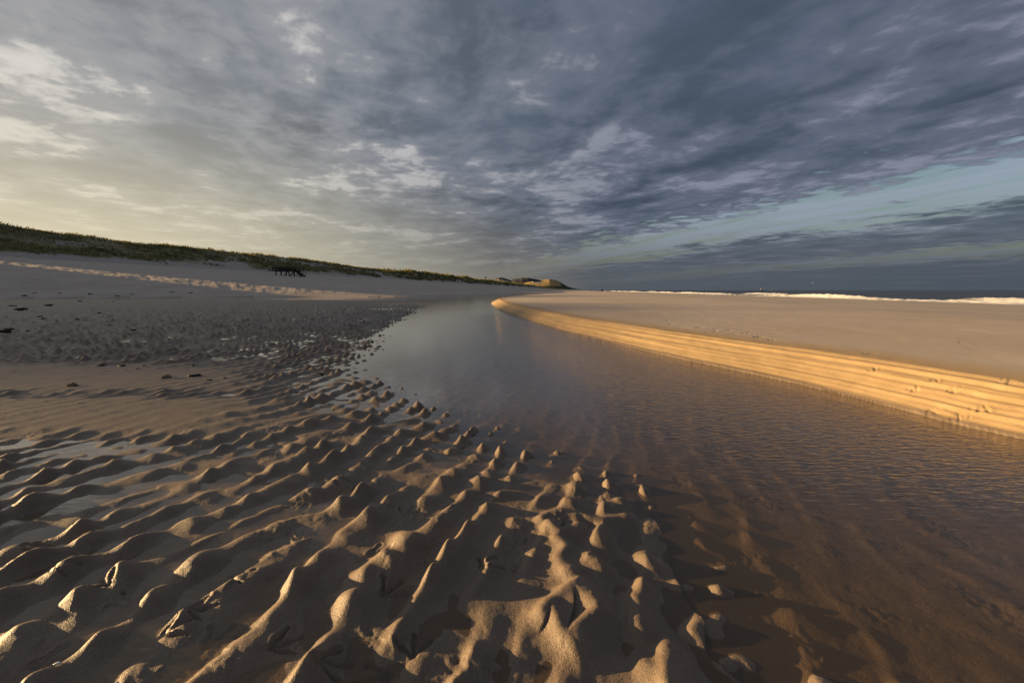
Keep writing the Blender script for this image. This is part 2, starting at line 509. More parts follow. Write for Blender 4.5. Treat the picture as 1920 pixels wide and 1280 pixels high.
class MB:
    """collects boxes and bars, builds one mesh object"""
    def __init__(s): s.v = []; s.f = []

    def hexa(s, c):
        b = len(s.v); s.v += [tuple(p) for p in c]
        s.f += [tuple(b + i for i in q) for q in ((0, 3, 2, 1), (4, 5, 6, 7), (0, 1, 5, 4), (1, 2, 6, 5), (2, 3, 7, 6), (3, 0, 4, 7))]

    def box(s, x0, x1, y0, y1, z0, z1):
        s.hexa([(x0, y0, z0), (x1, y0, z0), (x1, y1, z0), (x0, y1, z0), (x0, y0, z1), (x1, y0, z1), (x1, y1, z1), (x0, y1, z1)])
        return s

    def bar(s, a, b, w, h=None):
        a = Vector(a); b = Vector(b); h = h or w
        d = (b - a).normalized()
        up = Vector((0, 0, 1)) if abs(d.z) < .95 else Vector((0, 1, 0))
        sx = d.cross(up).normalized() * w / 2; sz = sx.cross(d).normalized() * h / 2
        s.hexa([a - sx - sz, a + sx - sz, a + sx + sz, a - sx + sz, b - sx - sz, b + sx - sz, b + sx + sz, b - sx + sz])
        return s

    def build(s, name, mat, parent=None, bevel=0):
        me = bpy.data.meshes.new(name); me.from_pydata(s.v, [], s.f); me.update()
        me.materials.append(mat)
        o = bpy.data.objects.new(name, me); COL.objects.link(o)
        if parent: o.parent = parent
        if bevel:
            m = o.modifiers.new('bevel', 'BEVEL'); m.width = bevel; m.segments = 1
        return o


def new_mat(name):
    m = bpy.data.materials.new(name); m.use_nodes = True
    t = NT(m.node_tree); t.n.clear()
    out = t.node('ShaderNodeOutputMaterial')
    return m, t, out


def plain(name, col, rough=.8, var=.25, scale=3.0, spec=.3):
    m, t, out = new_mat(name)
    b = t.node('ShaderNodeBsdfPrincipled')
    co = t.node('ShaderNodeTexCoord').outputs['Object']
    n = t.noise(co, scale, 5, .6)
    c = t.mix(t.smooth(n, .3, .7), tuple(v * (1 - var) for v in col) + (1,), tuple(v * (1 + var) for v in col) + (1,))
    t.l.new(c, b.inputs['Base Color']); b.inputs['Roughness'].default_value = rough
    b.inputs['Specular IOR Level'].default_value = spec
    t.l.new(b.outputs[0], out.inputs[0])
    return m


# ------------------------------------------------------------------ materials
def sand_material():
    m, t, out = new_mat('sand')
    co = t.node('ShaderNodeTexCoord').outputs['Object']
    wet = t.node('ShaderNodeAttribute', attribute_name='wet').outputs['Fac']
    n1 = t.noise(co, .35, 5, .6); n2 = t.noise(co, 6.0, 5, .6); n3 = t.noise(co, 420.0, 2, .7)
    dry = t.mix(t.smooth(n1, .3, .7), (.44, .375, .315, 1), (.52, .45, .385, 1))
    wetc = t.mix(t.smooth(n2, .3, .7), (.140, .104, .073, 1), (.185, .139, .099, 1))
    wv = t.math('ADD', wet, t.math('MULTIPLY', t.math('SUBTRACT', n2, .5), .25), clamp=True)
    damp_sunlit = t.mix(t.smooth(n2, .3, .7), (.36, .255, .135, 1), (.42, .30, .165, 1))  # damp bank sand, with the gold of the low sun put into its colour
    bank = t.node('ShaderNodeAttribute', attribute_name='bank').outputs['Fac']
    cb = t.mix(t.smooth(wv, .62, .98), t.mix(t.smooth(wv, .0, .45), dry, damp_sunlit), wetc)
    c = t.mix(bank, t.mix(wv, dry, wetc), cb)
    c = t.mix(1.0, c, t.ramp(n3, [(.25, .55), (.5, 1.0), (.75, 1.4)]), 'MULTIPLY')
    b = t.node('ShaderNodeBsdfPrincipled')
    t.l.new(c, b.inputs['Base Color'])
    t.l.new(t.fmix(wet, .95, .52), b.inputs['Roughness'])
    t.l.new(t.fmix(wet, .12, .36), b.inputs['Specular IOR Level'])
    bp = t.node('ShaderNodeBump'); bp.inputs['Strength'].default_value = .75; bp.inputs['Distance'].default_value = .0018
    t.l.new(t.math('ADD', n3, t.math('MULTIPLY', t.noise(co, 110.0, 3, .6), 1.4)), bp.inputs['Height'])
    t.l.new(bp.outputs[0], b.inputs['Normal'])
    t.l.new(b.outputs[0], out.inputs[0])
    return m


def creek_material():
    m, t, out = new_mat('creek_water')
    co = t.node('ShaderNodeTexCoord').outputs['Object']
    chop = t.node('ShaderNodeAttribute', attribute_name='chop').outputs['Fac']
    w1 = t.noise(t.scale(co, (15, 42, 1)), 1.0, 2, .5, .5)
    rot = t.node('ShaderNodeMapping'); rot.inputs['Rotation'].default_value = (0, 0, R(24)); rot.inputs['Scale'].default_value = (19, 58, 1)
    t.l.new(co, rot.inputs['Vector'])
    w2 = t.noise(rot.outputs[0], 1.0, 2, .5, .4)
    hgt = t.math('ADD', w1, t.math('MULTIPLY', w2, .7))
    bp = t.node('ShaderNodeBump'); bp.inputs['Distance'].default_value = .0060
    t.l.new(t.math('MULTIPLY', chop, .75, clamp=True), bp.inputs['Strength']); t.l.new(hgt, bp.inputs['Height'])
    bq = t.node('ShaderNodeBump'); bq.inputs['Distance'].default_value = .0060
    t.l.new(t.math('MULTIPLY', chop, .5, clamp=True), bq.inputs['Strength']); t.l.new(hgt, bq.inputs['Height'])
    lw_ = t.node('ShaderNodeLayerWeight'); lw_.inputs['Blend'].default_value = .5; t.l.new(bq.outputs[0], lw_.inputs['Normal'])
    fres = t.math('MULTIPLY_ADD', t.math('POWER', lw_.outputs['Facing'], 5.0), .98, .02, clamp=True)   # Schlick, the same from above and below
    gl = t.node('ShaderNodeBsdfGlossy'); gl.inputs['Roughness'].default_value = .035; gl.inputs['Color'].default_value = (1, 1, 1, 1)
    t.l.new(bp.outputs[0], gl.inputs['Normal'])
    tr = t.node('ShaderNodeBsdfTransparent'); tr.inputs['Color'].default_value = (.86, .80, .72, 1)
    mx = t.node('ShaderNodeMixShader')
    silt = t.node('ShaderNodeBsdfDiffuse'); silt.inputs['Color'].default_value = (.21, .160, .112, 1)   # fine sand in suspension
    body = t.node('ShaderNodeMixShader'); body.inputs[0].default_value = .12
    t.l.new(tr.outputs[0], body.inputs[1]); t.l.new(silt.outputs[0], body.inputs[2])
    t.l.new(fres, mx.inputs[0]); t.l.new(body.outputs[0], mx.inputs[1]); t.l.new(gl.outputs[0], mx.inputs[2])
    t.l.new(mx.outputs[0], out.inputs[0])
    return m


def sea_material():
    m, t, out = new_mat('sea_water')
    co = t.node('ShaderNodeTexCoord').outputs['Object']
    foam = t.node('ShaderNodeAttribute', attribute_name='foam').outputs['Fac']
    n = t.noise(co, 1.7, 6, .65)
    fm = t.smooth(t.math('ADD', foam, t.math('MULTIPLY', t.math('SUBTRACT', n, .5), 1.6)), .45, .85)
    b = t.node('ShaderNodeBsdfPrincipled')
    b.inputs['Base Color'].default_value = (.020, .020, .021, 1)
    b.inputs['Roughness'].default_value = .34; b.inputs['IOR'].default_value = 1.333
    bp = t.node('ShaderNodeBump'); bp.inputs['Strength'].default_value = .8; bp.inputs['Distance'].default_value = .25
    t.l.new(t.noise(t.scale(co, (.5, .9, 1)), 1.0, 5, .6), bp.inputs['Height']); t.l.new(bp.outputs[0], b.inputs['Normal'])
    f = t.node('ShaderNodeBsdfPrincipled'); f.inputs['Base Color'].default_value = (.60, .60, .59, 1); f.inputs['Roughness'].default_value = .9
    bp2 = t.node('ShaderNodeBump'); bp2.inputs['Strength'].default_value = .7; bp2.inputs['Distance'].default_value = .12
    t.l.new(t.noise(co, 5.0, 5, .65), bp2.inputs['Height']); t.l.new(bp2.outputs[0], f.inputs['Normal'])
    mx = t.node('ShaderNodeMixShader')
    t.l.new(fm, mx.inputs[0]); t.l.new(b.outputs[0], mx.inputs[1]); t.l.new(f.outputs[0], mx.inputs[2])
    t.l.new(mx.outputs[0], out.inputs[0])
    return m


def hill_material(name, sand, veg, scale, a, b_):
    """sand or dry turf with patches of growth"""
    m, t, out = new_mat(name)
    co = t.node('ShaderNodeTexCoord').outputs['Object']
    veg_a = t.node('ShaderNodeAttribute', attribute_name='veg').outputs['Fac']
    n = t.noise(co, scale, 6, .62); n2 = t.noise(co, scale * 6, 4, .6)
    k = t.smooth(t.math('ADD', veg_a, t.math('MULTIPLY', t.math('SUBTRACT', n, .5), 1.0)), a, b_)
    cv = t.mix(t.smooth(n2, .3, .7), tuple(v * .7 for v in veg) + (1,), tuple(v * 1.3 for v in veg) + (1,))
    cs = t.mix(t.smooth(n2, .3, .7), tuple(v * .88 for v in sand) + (1,), tuple(v * 1.1 for v in sand) + (1,))
    b = t.node('ShaderNodeBsdfPrincipled'); t.l.new(t.mix(k, cs, cv), b.inputs['Base Color'])
    b.inputs['Roughness'].default_value = .95; b.inputs['Specular IOR Level'].default_value = .1
    t.l.new(b.outputs[0], out.inputs[0])
    return m


def grass_material():
    m, t, out = new_mat('marram')
    tint = t.node('ShaderNodeAttribute', attribute_name='tint').outputs['Fac']
    c = t.ramp(tint, [(0, (.085, .092, .040)), (.35, (.165, .165, .068)), (.7, (.28, .245, .105)), (1, (.38, .31, .16))])
    b = t.node('ShaderNodeBsdfPrincipled'); t.l.new(c, b.inputs['Base Color'])
    b.inputs['Roughness'].default_value = .8; b.inputs['Specular IOR Level'].default_value = .15
    tl = t.node('ShaderNodeBsdfTranslucent'); t.l.new(c, tl.inputs[0])
    mx = t.node('ShaderNodeMixShader'); mx.inputs[0].default_value = .35
    t.l.new(b.outputs[0], mx.inputs[1]); t.l.new(tl.outputs[0], mx.inputs[2])
    t.l.new(mx.outputs[0], out.inputs[0])
    return m


M_SAND = sand_material(); M_CREEK = creek_material(); M_SEA = sea_material(); M_GRASS = grass_material()
M_DUNE = hill_material('dune_sand', (.43, .385, .335), (.23, .205, .115), .25, .60, .95)
M_WOOD = plain('tarred_wood', (.030, .026, .022), .85, .3, 4.0)
M_WOOD2 = plain('weathered_wood', (.095, .085, .074), .85, .3, 4.0)
M_WEED = plain('seaweed', (.030, .022, .014), .55, .4, 60.0)
M_CLOD = plain('sand_lump', (.21, .155, .105), .8, .2, 90.0)
M_SHELL = plain('shell', (.62, .62, .64), .4, .15, 60.0, .5)

# ------------------------------------------------------------------ the sand: one sheet from the lens to the horizon
az = np.concatenate([np.linspace(-180, -56, 46)[:-1], np.linspace(-56, 56, 1060), np.linspace(56, 180, 46)[1:]])
az = np.radians(az)
rr = np.concatenate([[.02, .12, .22, .30, .37, .43, .48], np.exp(np.arange(math.log(.52), math.log(6), .0045)), np.exp(np.arange(math.log(6.03), math.log(30), .009)),
                     np.exp(np.arange(math.log(30.3), math.log(420), .021)), np.exp(np.arange(math.log(440), math.log(30000), .11))])
na, nr = len(az) - 1, len(rr)            # the last column closes on the first
A, RR = np.meshgrid(az[:-1], rr)
GX_, GY_ = RR * np.sin(A), RR * np.cos(A)
z, wet, zw, dl, dr, chop, fb = terrain(GX_.ravel(), GY_.ravel())
idx = np.arange(nr * na).reshape(nr, na)
i2 = np.roll(idx, -1, axis=1)
quads = np.stack([idx[:-1], i2[:-1], i2[1:], idx[1:]], -1).reshape(-1, 4)[:, ::-1]
beach = mesh_obj('beach', np.stack([GX_.ravel(), GY_.ravel(), z], 1), quads, M_SAND)
attr(beach, 'wet', wet); attr(beach, 'bank', (dr > -.3) & (GY_.ravel() < 300))
structure(beach)
Zg = z.reshape(nr, na)


def ground_z(x, y):
    return float(terrain(np.array([float(x)]), np.array([float(y)]))[0][0])


# water of the creek and the seepage in the ripple troughs
rs = slice(0, nr, 3); cs = slice(0, na, 3)
subr = np.arange(0, nr, 3); subc = np.arange(0, na, 3)
wx_ = GX_[np.ix_(subr, subc)]; wy_ = GY_[np.ix_(subr, subc)]
W = zw.reshape(nr, na)[np.ix_(subr, subc)]; T = Zg[np.ix_(subr, subc)]
DR = dr.reshape(nr, na)[np.ix_(subr, subc)]; CH = chop.reshape(nr, na)[np.ix_(subr, subc)]; FB = fb.reshape(nr, na)[np.ix_(subr, subc)]
s_, u_ = su_of(wx_, wy_)
ok = (T - W < .05) & (DR < .12) & (s_ < 60) & (u_ < 90) & (np.hypot(wx_, wy_) < 95)
wid = np.arange(W.size).reshape(W.shape); wi2 = np.roll(wid, -1, axis=1)
ok2 = ok | np.roll(ok, -1, 1)
keep = (ok[:-1] | ok[1:] | np.roll(ok, -1, 1)[:-1] | np.roll(ok, -1, 1)[1:])
q = np.stack([wid[:-1], wi2[:-1], wi2[1:], wid[1:]], -1)[keep][:, ::-1]
used, inv = np.unique(q, return_inverse=True)
wv = np.stack([wx_.ravel(), wy_.ravel(), W.ravel()], 1)[used]
creek = mesh_obj('creek_water', wv, inv.reshape(-1, 4), M_CREEK)
attr(creek, 'chop', CH.ravel()[used])
structure(creek)

# ------------------------------------------------------------------ the sea
SEA_Z = -1.02
us = np.concatenate([-np.exp(np.linspace(math.log(20000), math.log(60), 14)), np.linspace(-50, 260, 520), np.exp(np.linspace(math.log(262), math.log(900), 260)), np.exp(np.linspace(math.log(930), math.log(30000), 26))])
ss = np.concatenate([np.linspace(-30, -85, 190), -np.exp(np.linspace(math.log(85.6), math.log(300), 70)), -np.exp(np.linspace(math.log(320), math.log(30000), 34))])
S, U = np.meshgrid(ss, us)
lw = S + 5 * fbm(U * .012, S * 0, 3, 80)


def breaker(c, w, seed, freq):
    a = np.clip(.35 + 1.5 * pn(U * freq, U * 0, seed), 0, 1.1)
    d = lw - c - 2.0 * pn(U * .05, U * 0, seed + 1)
    return a, d, a * np.where(d > 0, np.exp(-(d / (w * .55)) ** 2), np.exp(-(d / (w * 1.5)) ** 2))


b1, d1, h1 = breaker(-44, 1.7, 81, .030)
b2, d2, h2 = breaker(-54, 2.6, 83, .022)
b3, d3, h3 = breaker(-70, 3.5, 85, .016)
lump = fbm(U * .9, S * 1.1, 4, 87)
hh = .34 * h1 + (.62 * h2 + .16 * np.exp(-(d2 / 2.4) ** 2)) + .62 * h3
front = lambda d, a, th, w: sst(d, -.6, .4) * (1 - sst(d, w * .5, w)) * sst(a, th, th + .2)
foam = np.clip(.8 * front(d1, b1 + .3, .14, 3.5) + 1.0 * front(d2, b2 + .32, .20, 6.0) + 1.0 * front(d3, b3, .45, 6.0), 0, 1)
foam = np.maximum(foam, .55 * sst(lw, -43, -40.5) * (1 - sst(lw, -38.5, -36.5)))
hh = hh + foam * (.10 + .26 * np.clip(lump, -.4, 1)) * sst(-lw, 38, 42)
hh = hh + .10 * fbm(U * .06, S * .11, 3, 88) * sst(-S, 60, 90)
hh = hh * (1 - sst(np.abs(U) - S, 900, 2500))
foam = foam * (1 - sst(U, 700, 1100))
sx, sy = xy_of(S, U)
n_u, n_s = S.shape
si = np.arange(n_u * n_s).reshape(n_u, n_s)
sq = np.stack([si[:-1, :-1], si[1:, :-1], si[1:, 1:], si[:-1, 1:]], -1).reshape(-1, 4)
sea = mesh_obj('sea', np.stack([sx.ravel(), sy.ravel(), (SEA_Z + hh).ravel()], 1), sq[:, ::-1], M_SEA)
attr(sea, 'foam', foam.ravel())
structure(sea)


# ------------------------------------------------------------------ the dunes
def dune_h(s, u):
    foot = 88 + 5 * fbm(u * .02, u * 0, 3, 90)
    crest = 106 + 6 * pn(u * .012, u * 0, 91)
    t = np.clip((s - foot) / (crest - foot), 0, 1.4)
    top = 12.1 + 1.5 * fbm(u * .016, u * 0, 3, 92)
    gap = np.exp(-((u - 47) / 4.0) ** 2)                 # a blow-out that lets the low sun through
    top = top - 5.6 * gap
    z0 = 5.55
    face = z0 + (top - z0) * (.55 * sst(t, -.15, 1.0) + .45 * np.clip(t, 0, 1) ** .8)
    back = sst(s, 112, 150) * 2.2
    z = face - back * (s > 105)
    z = z + sst(t, .1, .6) * (1.3 * fbm(s * .09, u * .06, 4, 93) + .25 * fbm(s * .5, u * .35, 3, 94))
    z = z - .5 * (1 - sst(s, 80, 87))
    # blow-outs and slumped sand in the face
    return z, t


ud = np.concatenate([np.linspace(-160, 20, 120)[:-1], np.exp(np.linspace(math.log(20), math.log(1180), 620))])
sdn = np.concatenate([np.linspace(82, 118, 110), np.linspace(119, 175, 26)])
Sd, Ud = np.meshgrid(sdn, ud)
Zd, Td = dune_h(Sd, Ud)
vegd = sst(Td, .0, .22) * .95 - .25 * np.clip(fbm(Sd * .10, Ud * .05, 3, 95), -.3, 1) - 1.5 * np.clip(pn(Sd * .12, Ud * .045, 96) * (1 - sst(Td, .45, .9)), 0, 1)
xd, yd = xy_of(Sd, Ud)
nu, ns = Sd.shape
di = np.arange(nu * ns).reshape(nu, ns)
dq = np.stack([di[:-1, :-1], di[1:, :-1], di[1:, 1:], di[:-1, 1:]], -1).reshape(-1, 4)
dune = mesh_obj('dunes', np.stack([xd.ravel(), yd.ravel(), Zd.ravel()], 1), dq, M_DUNE)
attr(dune, 'veg', vegd.ravel())
structure(dune)

# marram grass on the dunes: clumps of long bent blades
rg = np.random.RandomState(5)


def grass(n, u0, u1, hgt, wid, blades, seed):
    uu = np.exp(rg.uniform(math.log(u0), math.log(u1), n)); s_ = rg.uniform(86, 124, n)
    z_, t_ = dune_h(s_, uu)
    v = sst(t_, .0, .22) * .95 - .25 * np.clip(fbm(s_ * .10, uu * .05, 3, 95), -.3, 1) - 1.5 * np.clip(pn(s_ * .12, uu * .045, 96) * (1 - sst(t_, .45, .9)), 0, 1)
    v = v + 1.1 * fbm(s_ * .24, uu * .10, 3, 97)
    k = v > rg.uniform(.58, 1.2, n)
    uu, s_, z_, t_ = uu[k], s_[k], z_[k], t_[k]
    m = len(uu)
    px, py = xy_of(s_, uu)
    tint0 = np.clip(.50 + .60 * fbm(s_ * .2, uu * .1, 3, 98) + rg.normal(0, .12, m), 0, 1)
    V = []; TT = []
    for b in range(blades):
        a = rg.uniform(0, 2 * np.pi, m); hh = hgt * rg.uniform(.55, 1.15, m) * np.clip(uu / 90, .8, 2.4) ** .5
        w = wid * rg.uniform(.7, 1.3, m) * np.clip(uu / 90, .8, 4.0) ** .8
        lean = rg.uniform(.15, .75, m) * hh
        ox = px + rg.normal(0, .22, m); oy = py + rg.normal(0, .22, m)
        wa = rg.uniform(0, 2 * np.pi, m)
        lx = np.cos(a) * lean + RT[0] * .25 * hh; ly = np.sin(a) * lean + RT[1] * .25 * hh
        z0 = z_ - .08
        p0 = np.stack([ox - np.cos(wa) * w, oy - np.sin(wa) * w, z0], 1); p1 = np.stack([ox + np.cos(wa) * w, oy + np.sin(wa) * w, z0], 1)
        p2 = np.stack([ox + .45 * lx + np.cos(wa) * w * .8, oy + .45 * ly + np.sin(wa) * w * .8, z0 + hh * .7], 1)
        p3 = np.stack([ox + lx, oy + ly, z0 + hh * .95], 1)
        V.append(np.stack([p0, p1, p2, p3], 1)); TT.append(np.repeat(np.clip(tint0 + rg.normal(0, .08, m), 0, 1)[:, None], 4, 1))
    return np.concatenate(V).reshape(-1, 3), np.concatenate(TT).ravel()


g1, t1 = grass(30000, 28, 260, .62, .055, 4, 1)
g2, t2 = grass(12000, 240, 1170, 1.0, .16, 3, 2)
gv = np.concatenate([g1, g2]); gt = np.concatenate([t1, t2])
marram = mesh_obj('dune_grass', gv, np.arange(len(gv)).reshape(-1, 4), M_GRASS)
attr(marram, 'tint', gt)
marram['kind'] = 'stuff'; tag(marram, 'olive green marram grass covering the long dune ridge', 'grass')


# ------------------------------------------------------------------ the headland at the end of the beach
HD = 1250.0
M_HEAD = hill_material('headland_turf', (.36, .255, .115), (.055, .060, .030), .05, .40, .60)
M_HEATH = hill_material('heath', (.34, .30, .25), (.060, .058, .056), .05, .35, .65)


def px_point(px, py, t):
    """world point at forward distance t that the photo pixel looks at"""
    a = (px - 960) / FPX; b = (640 - py) / FPX
    yy = math.cos(PITCH) + b * math.sin(PITCH); zz = -math.sin(PITCH) + b * math.cos(PITCH)
    k = t / yy
    return Vector((a * k, t, CAM_H + zz * k))


def hill(name, sil, t, depth, mat, vegf, seed):
    pxs = np.array([p[0] for p in sil], float); pys = np.array([p[1] for p in sil], float)
    xs = np.linspace(pxs[0], pxs[-1], 110); hs = np.interp(xs, pxs, pys)
    hs = (544 - hs) / FPX * t + .65
    d = np.linspace(0, 1, 40)
    X, Dp = np.meshgrid(xs, d)
    Hh = np.tile(hs, (40, 1))
    shape = sst(Dp, -.10, .55) * (1 - .5 * sst(Dp, .6, 1.0))
    Y = t + Dp * depth
    XX = (X - 960) / FPX * t * (1 + .0 * Dp)
    ZZ = 1.5 + (Hh - 1.5) * shape + (1.6 * fbm(XX * .03, Y * .03, 4, seed)) * shape * sst(Hh, 3, 15)
    i = np.arange(X.size).reshape(X.shape)
    qq = np.stack([i[:-1, :-1], i[:-1, 1:], i[1:, 1:], i[1:, :-1]], -1).reshape(-1, 4)
    o = mesh_obj(name, np.stack([XX.ravel(), Y.ravel(), ZZ.ravel()], 1), qq, mat)
    attr(o, 'veg', vegf(X, Dp, ZZ).ravel())
    return structure(o)


hill('sandy_hill', [(905, 543), (917, 526), (926, 521.5), (934, 518.8), (942, 519), (952, 522.5), (960, 526), (972, 543)], HD + 60, 190, M_HEATH,
     lambda X, Dp, Z: .15 + .9 * sst(Dp, .30, .5), 101)
hill('heath_hill', [(950, 543), (960, 523), (966, 521), (975, 520.5), (980, 519.4), (992, 519.2), (998, 520.5), (1012, 523), (1030, 525), (1045, 543)], HD + 30, 220, M_HEATH,
     lambda X, Dp, Z: 1.0 - .6 * sst(.18 - Dp, 0, .15) + 0 * X, 103)
hill('headland', [(962, 543), (975, 531), (990, 528), (1005, 526), (1020, 523.5), (1033, 522), (1044, 523), (1054, 526), (1060, 530), (1066, 534), (1074, 537.5), (1086, 541), (1096, 543.6)], HD, 180, M_HEAD,
     lambda X, Dp, Z: np.where(Dp < .16, .8, .22) + .8 * sst(X, 1050, 1062), 105)


# ------------------------------------------------------------------ things: set down where the sight line of a photo pixel meets the sand
def sight(px, py, t0=.5, t1=400.0, n=2600):
    a = (px - 960) / FPX; b = (640 - py) / FPX
    yy = math.cos(PITCH) + b * math.sin(PITCH); zz = -math.sin(PITCH) + b * math.cos(PITCH)
    ts = np.exp(np.linspace(math.log(t0), math.log(t1), n))
    x = a / yy * ts; zr = CAM_H + zz / yy * ts
    zt = terrain(x, ts)[0]
    hit = np.nonzero(zt >= zr)[0]
    i = hit[0] if len(hit) else n - 1
    return Vector((x[i], ts[i], zt[i]))


# the wooden platform with a stair below the dunes
pb = sight(537, 517.2, 30, 300)
K = pb.y / FPX                                   # metres for one photo pixel at its distance
plat = empty('beach_platform', pb, 0)
tag(plat, 'dark wooden platform on posts with railings and a stair below the dunes', 'platform')
X_ = lambda px: (px - 537) * K
Z_ = lambda py: (517.2 - py) * K
DEPTH = 2.4
zdk = Z_(506.9)
dk = empty('deck', (0, 0, 0)); dk.parent = plat
for yy in (-.10, DEPTH):
    MB().box(X_(505), X_(554), yy, yy + .10, zdk - .16, zdk - .02).build('deck_beam', M_WOOD, dk)
npl = 22
w_pl = (X_(554) - X_(505)) / npl
pl = None
for i in range(npl):
    x0 = X_(505) + i * w_pl
    if pl is None:
        m_ = MB(); m_.box(0, w_pl - .02, -.14, DEPTH + .14, zdk, zdk + .05); pl = m_.build('plank', M_WOOD, dk); o = pl
    else:
        o = pl.copy(); COL.objects.link(o); o.parent = dk
    o.location = (x0, 0, 0)
for px in (517.2, 526.6, 541.4, 551.6):
    for yy in (.12, DEPTH - .12):
        MB().bar((X_(px), yy, -.6), (X_(px), yy, zdk - .02), .16).build('post', M_WOOD, plat)
for (xa, xb) in ((532.5, 539.5), (545, 551)):
    MB().bar((X_(xa), .0, .05), (X_(xb), .0, zdk - .25), .13).build('brace', M_WOOD, plat)
    MB().bar((X_(xa), DEPTH, .05), (X_(xb), DEPTH, zdk - .25), .13).build('brace', M_WOOD, plat)
zr_ = Z_(500.6)
for yy in (-.05, DEPTH + .05):
    rl = MB()
    rl.bar((X_(505), yy, zr_ - .35), (X_(512), yy, zr_ - .30), .07, .10); rl.bar((X_(512), yy, zr_), (X_(545), yy, zr_), .08, .12)
    rl.bar((X_(545), yy, zr_ - .02), (X_(560), yy, zr_ - .02), .07, .10); rl.bar((X_(545), yy, zdk + .50), (X_(560), yy, zdk + .45), .07, .10)
    rail = rl.build('railing', M_WOOD2, plat)
    for px in (505.4, 512, 520, 528, 536.5, 545, 552.5, 559.6):
        MB().bar((X_(px), yy, zdk - .2), (X_(px), yy, zr_ - (.3 if px < 510 else 0)), .10).build('baluster', M_WOOD, rail)
    for i in range(4):                              # boards of the wind screen
        zz_ = zdk + .10 + i * (zr_ - zdk - .15) / 4
        MB().box(X_(512.2), X_(544.8), yy - .02, yy + .02, zz_, zz_ + (zr_ - zdk - .15) / 4 - .03).build('screen_board', M_WOOD, rail)
MB().box(X_(553), X_(560), -.1, DEPTH * .55, zdk - .10, zdk).build('landing', M_WOOD, plat)
st = empty('stair', (0, 0, 0)); st.parent = plat
a0 = Vector((X_(552.5), 0, zdk - .05)); a1 = Vector((X_(566.5), 0, Z_(518.4)))
for yy in (.05, 1.35):
    MB().bar(a0 + Vector((0, yy, 0)), a1 + Vector((0, yy, 0)), .08, .30).build('stringer', M_WOOD, st)
    MB().bar(a0 + Vector((.3, yy, .95)), a1 + Vector((.25, yy, .85)), .06, .08).build('handrail', M_WOOD2, st)
    MB().bar(a1 + Vector((-.1, yy, -.1)), a1 + Vector((.15, yy, .9)), .08).build('newel_post', M_WOOD, st)
for i in range(7):
    c = a0.lerp(a1, (i + .5) / 7)
    MB().box(c.x - .16, c.x + .16, .08, 1.32, c.z + .02, c.z + .07).build('step', M_WOOD2, st)


def blob(name, size, flat, seed, mat, rough=.35, n=14, m_=8):
    """a lumpy closed mesh"""
    rs_ = np.random.RandomState(seed)
    th = np.linspace(0, 2 * np.pi, n, endpoint=False); ph_ = np.linspace(-np.pi / 2, np.pi / 2, m_)
    Tt, Pp = np.meshgrid(th, ph_)
    x = np.cos(Pp) * np.cos(Tt); y = np.cos(Pp) * np.sin(Tt); zz = np.sin(Pp)
    k = 1 + rough * (pn(x * 1.7 + seed * 3.1, y * 1.7 + zz * 1.3, 120) * 1.8 + .7 * pn(x * 4 + zz, y * 4 + seed, 121))
    v = np.stack([x * k * size / 2, y * k * size / 2 * .62, zz * k * size / 2 * flat], -1).reshape(-1, 3)
    i = np.arange(n * m_).reshape(m_, n); j = np.roll(i, -1, 1)
    f = np.stack([i[:-1], j[:-1], j[1:], i[1:]], -1).reshape(-1, 4)
    return mesh_obj(name, v, f, mat, up=False)


# dark scraps of seaweed on the sand
weeds = [(45, 555, 9), (66, 550, 6), (23, 574, 9), (40, 580, 15), (92, 573, 11), (150, 565, 9), (213, 565, 5), (220, 555, 8), (186, 587, 6), (145, 599, 6),
         (75, 593, 6), (82, 597, 7), (12, 620, 20), (52, 621, 7), (112, 550, 6), (168, 552, 8), (247, 552, 6), (190, 685, 13), (365, 705, 22), (393, 713, 9),
         (228, 686, 14), (420, 709, 8), (601, 702, 11), (86, 752, 5), (250, 620, 9), (205, 612, 5), (322, 548, 6), (357, 549, 6)]
for i, (px, py, w) in enumerate(weeds):
    p = sight(px, py, 1.0, 120, 1500)
    o = blob('seaweed_scrap', w * p.y / FPX * 1.05, .28, i + 3, M_WEED, .8, 16, 8)
    o.location = p; o.rotation_euler = (0, 0, .5 * math.sin(i * 7.1))
    if w == 22: tag(o, 'largest dark seaweed clump lying where the smooth sheet meets the ripples', 'seaweed', 'seaweed on the wet sand sheet')
    elif w == 20: tag(o, 'long flat dark seaweed strip, largest scrap on the shaded upper flat', 'seaweed', 'seaweed on the upper flat')
    elif py > 640: tag(o, 'small dark scrap of seaweed on the smooth wet sand sheet', 'seaweed', 'seaweed on the wet sand sheet')
    else: tag(o, 'small dark scrap of seaweed on the shaded upper flat', 'seaweed', 'seaweed on the upper flat')

# lumps of sand standing on the smooth sheet
for i, (px, py, w) in enumerate([(137, 723, 20), (312, 708, 17), (270, 686, 7), (258, 692, 6), (362, 684, 7), (555, 735, 7)]):
    p = sight(px, py, 1.0, 60, 1500)
    o = blob('sand_clod', w * p.y / FPX, .55, i + 40, M_CLOD, .5, 18, 10)
    o.location = p; o.rotation_euler = (0, 0, i * 1.3)
    lab = {20: 'largest sand lump, standing alone on the smooth sheet', 17: 'second largest sand lump, beside the biggest seaweed clump'}.get(w, 'tiny knob of sand on the smooth wet sheet')
    tag(o, lab, 'sand lump', 'sand lumps on the smooth sheet')


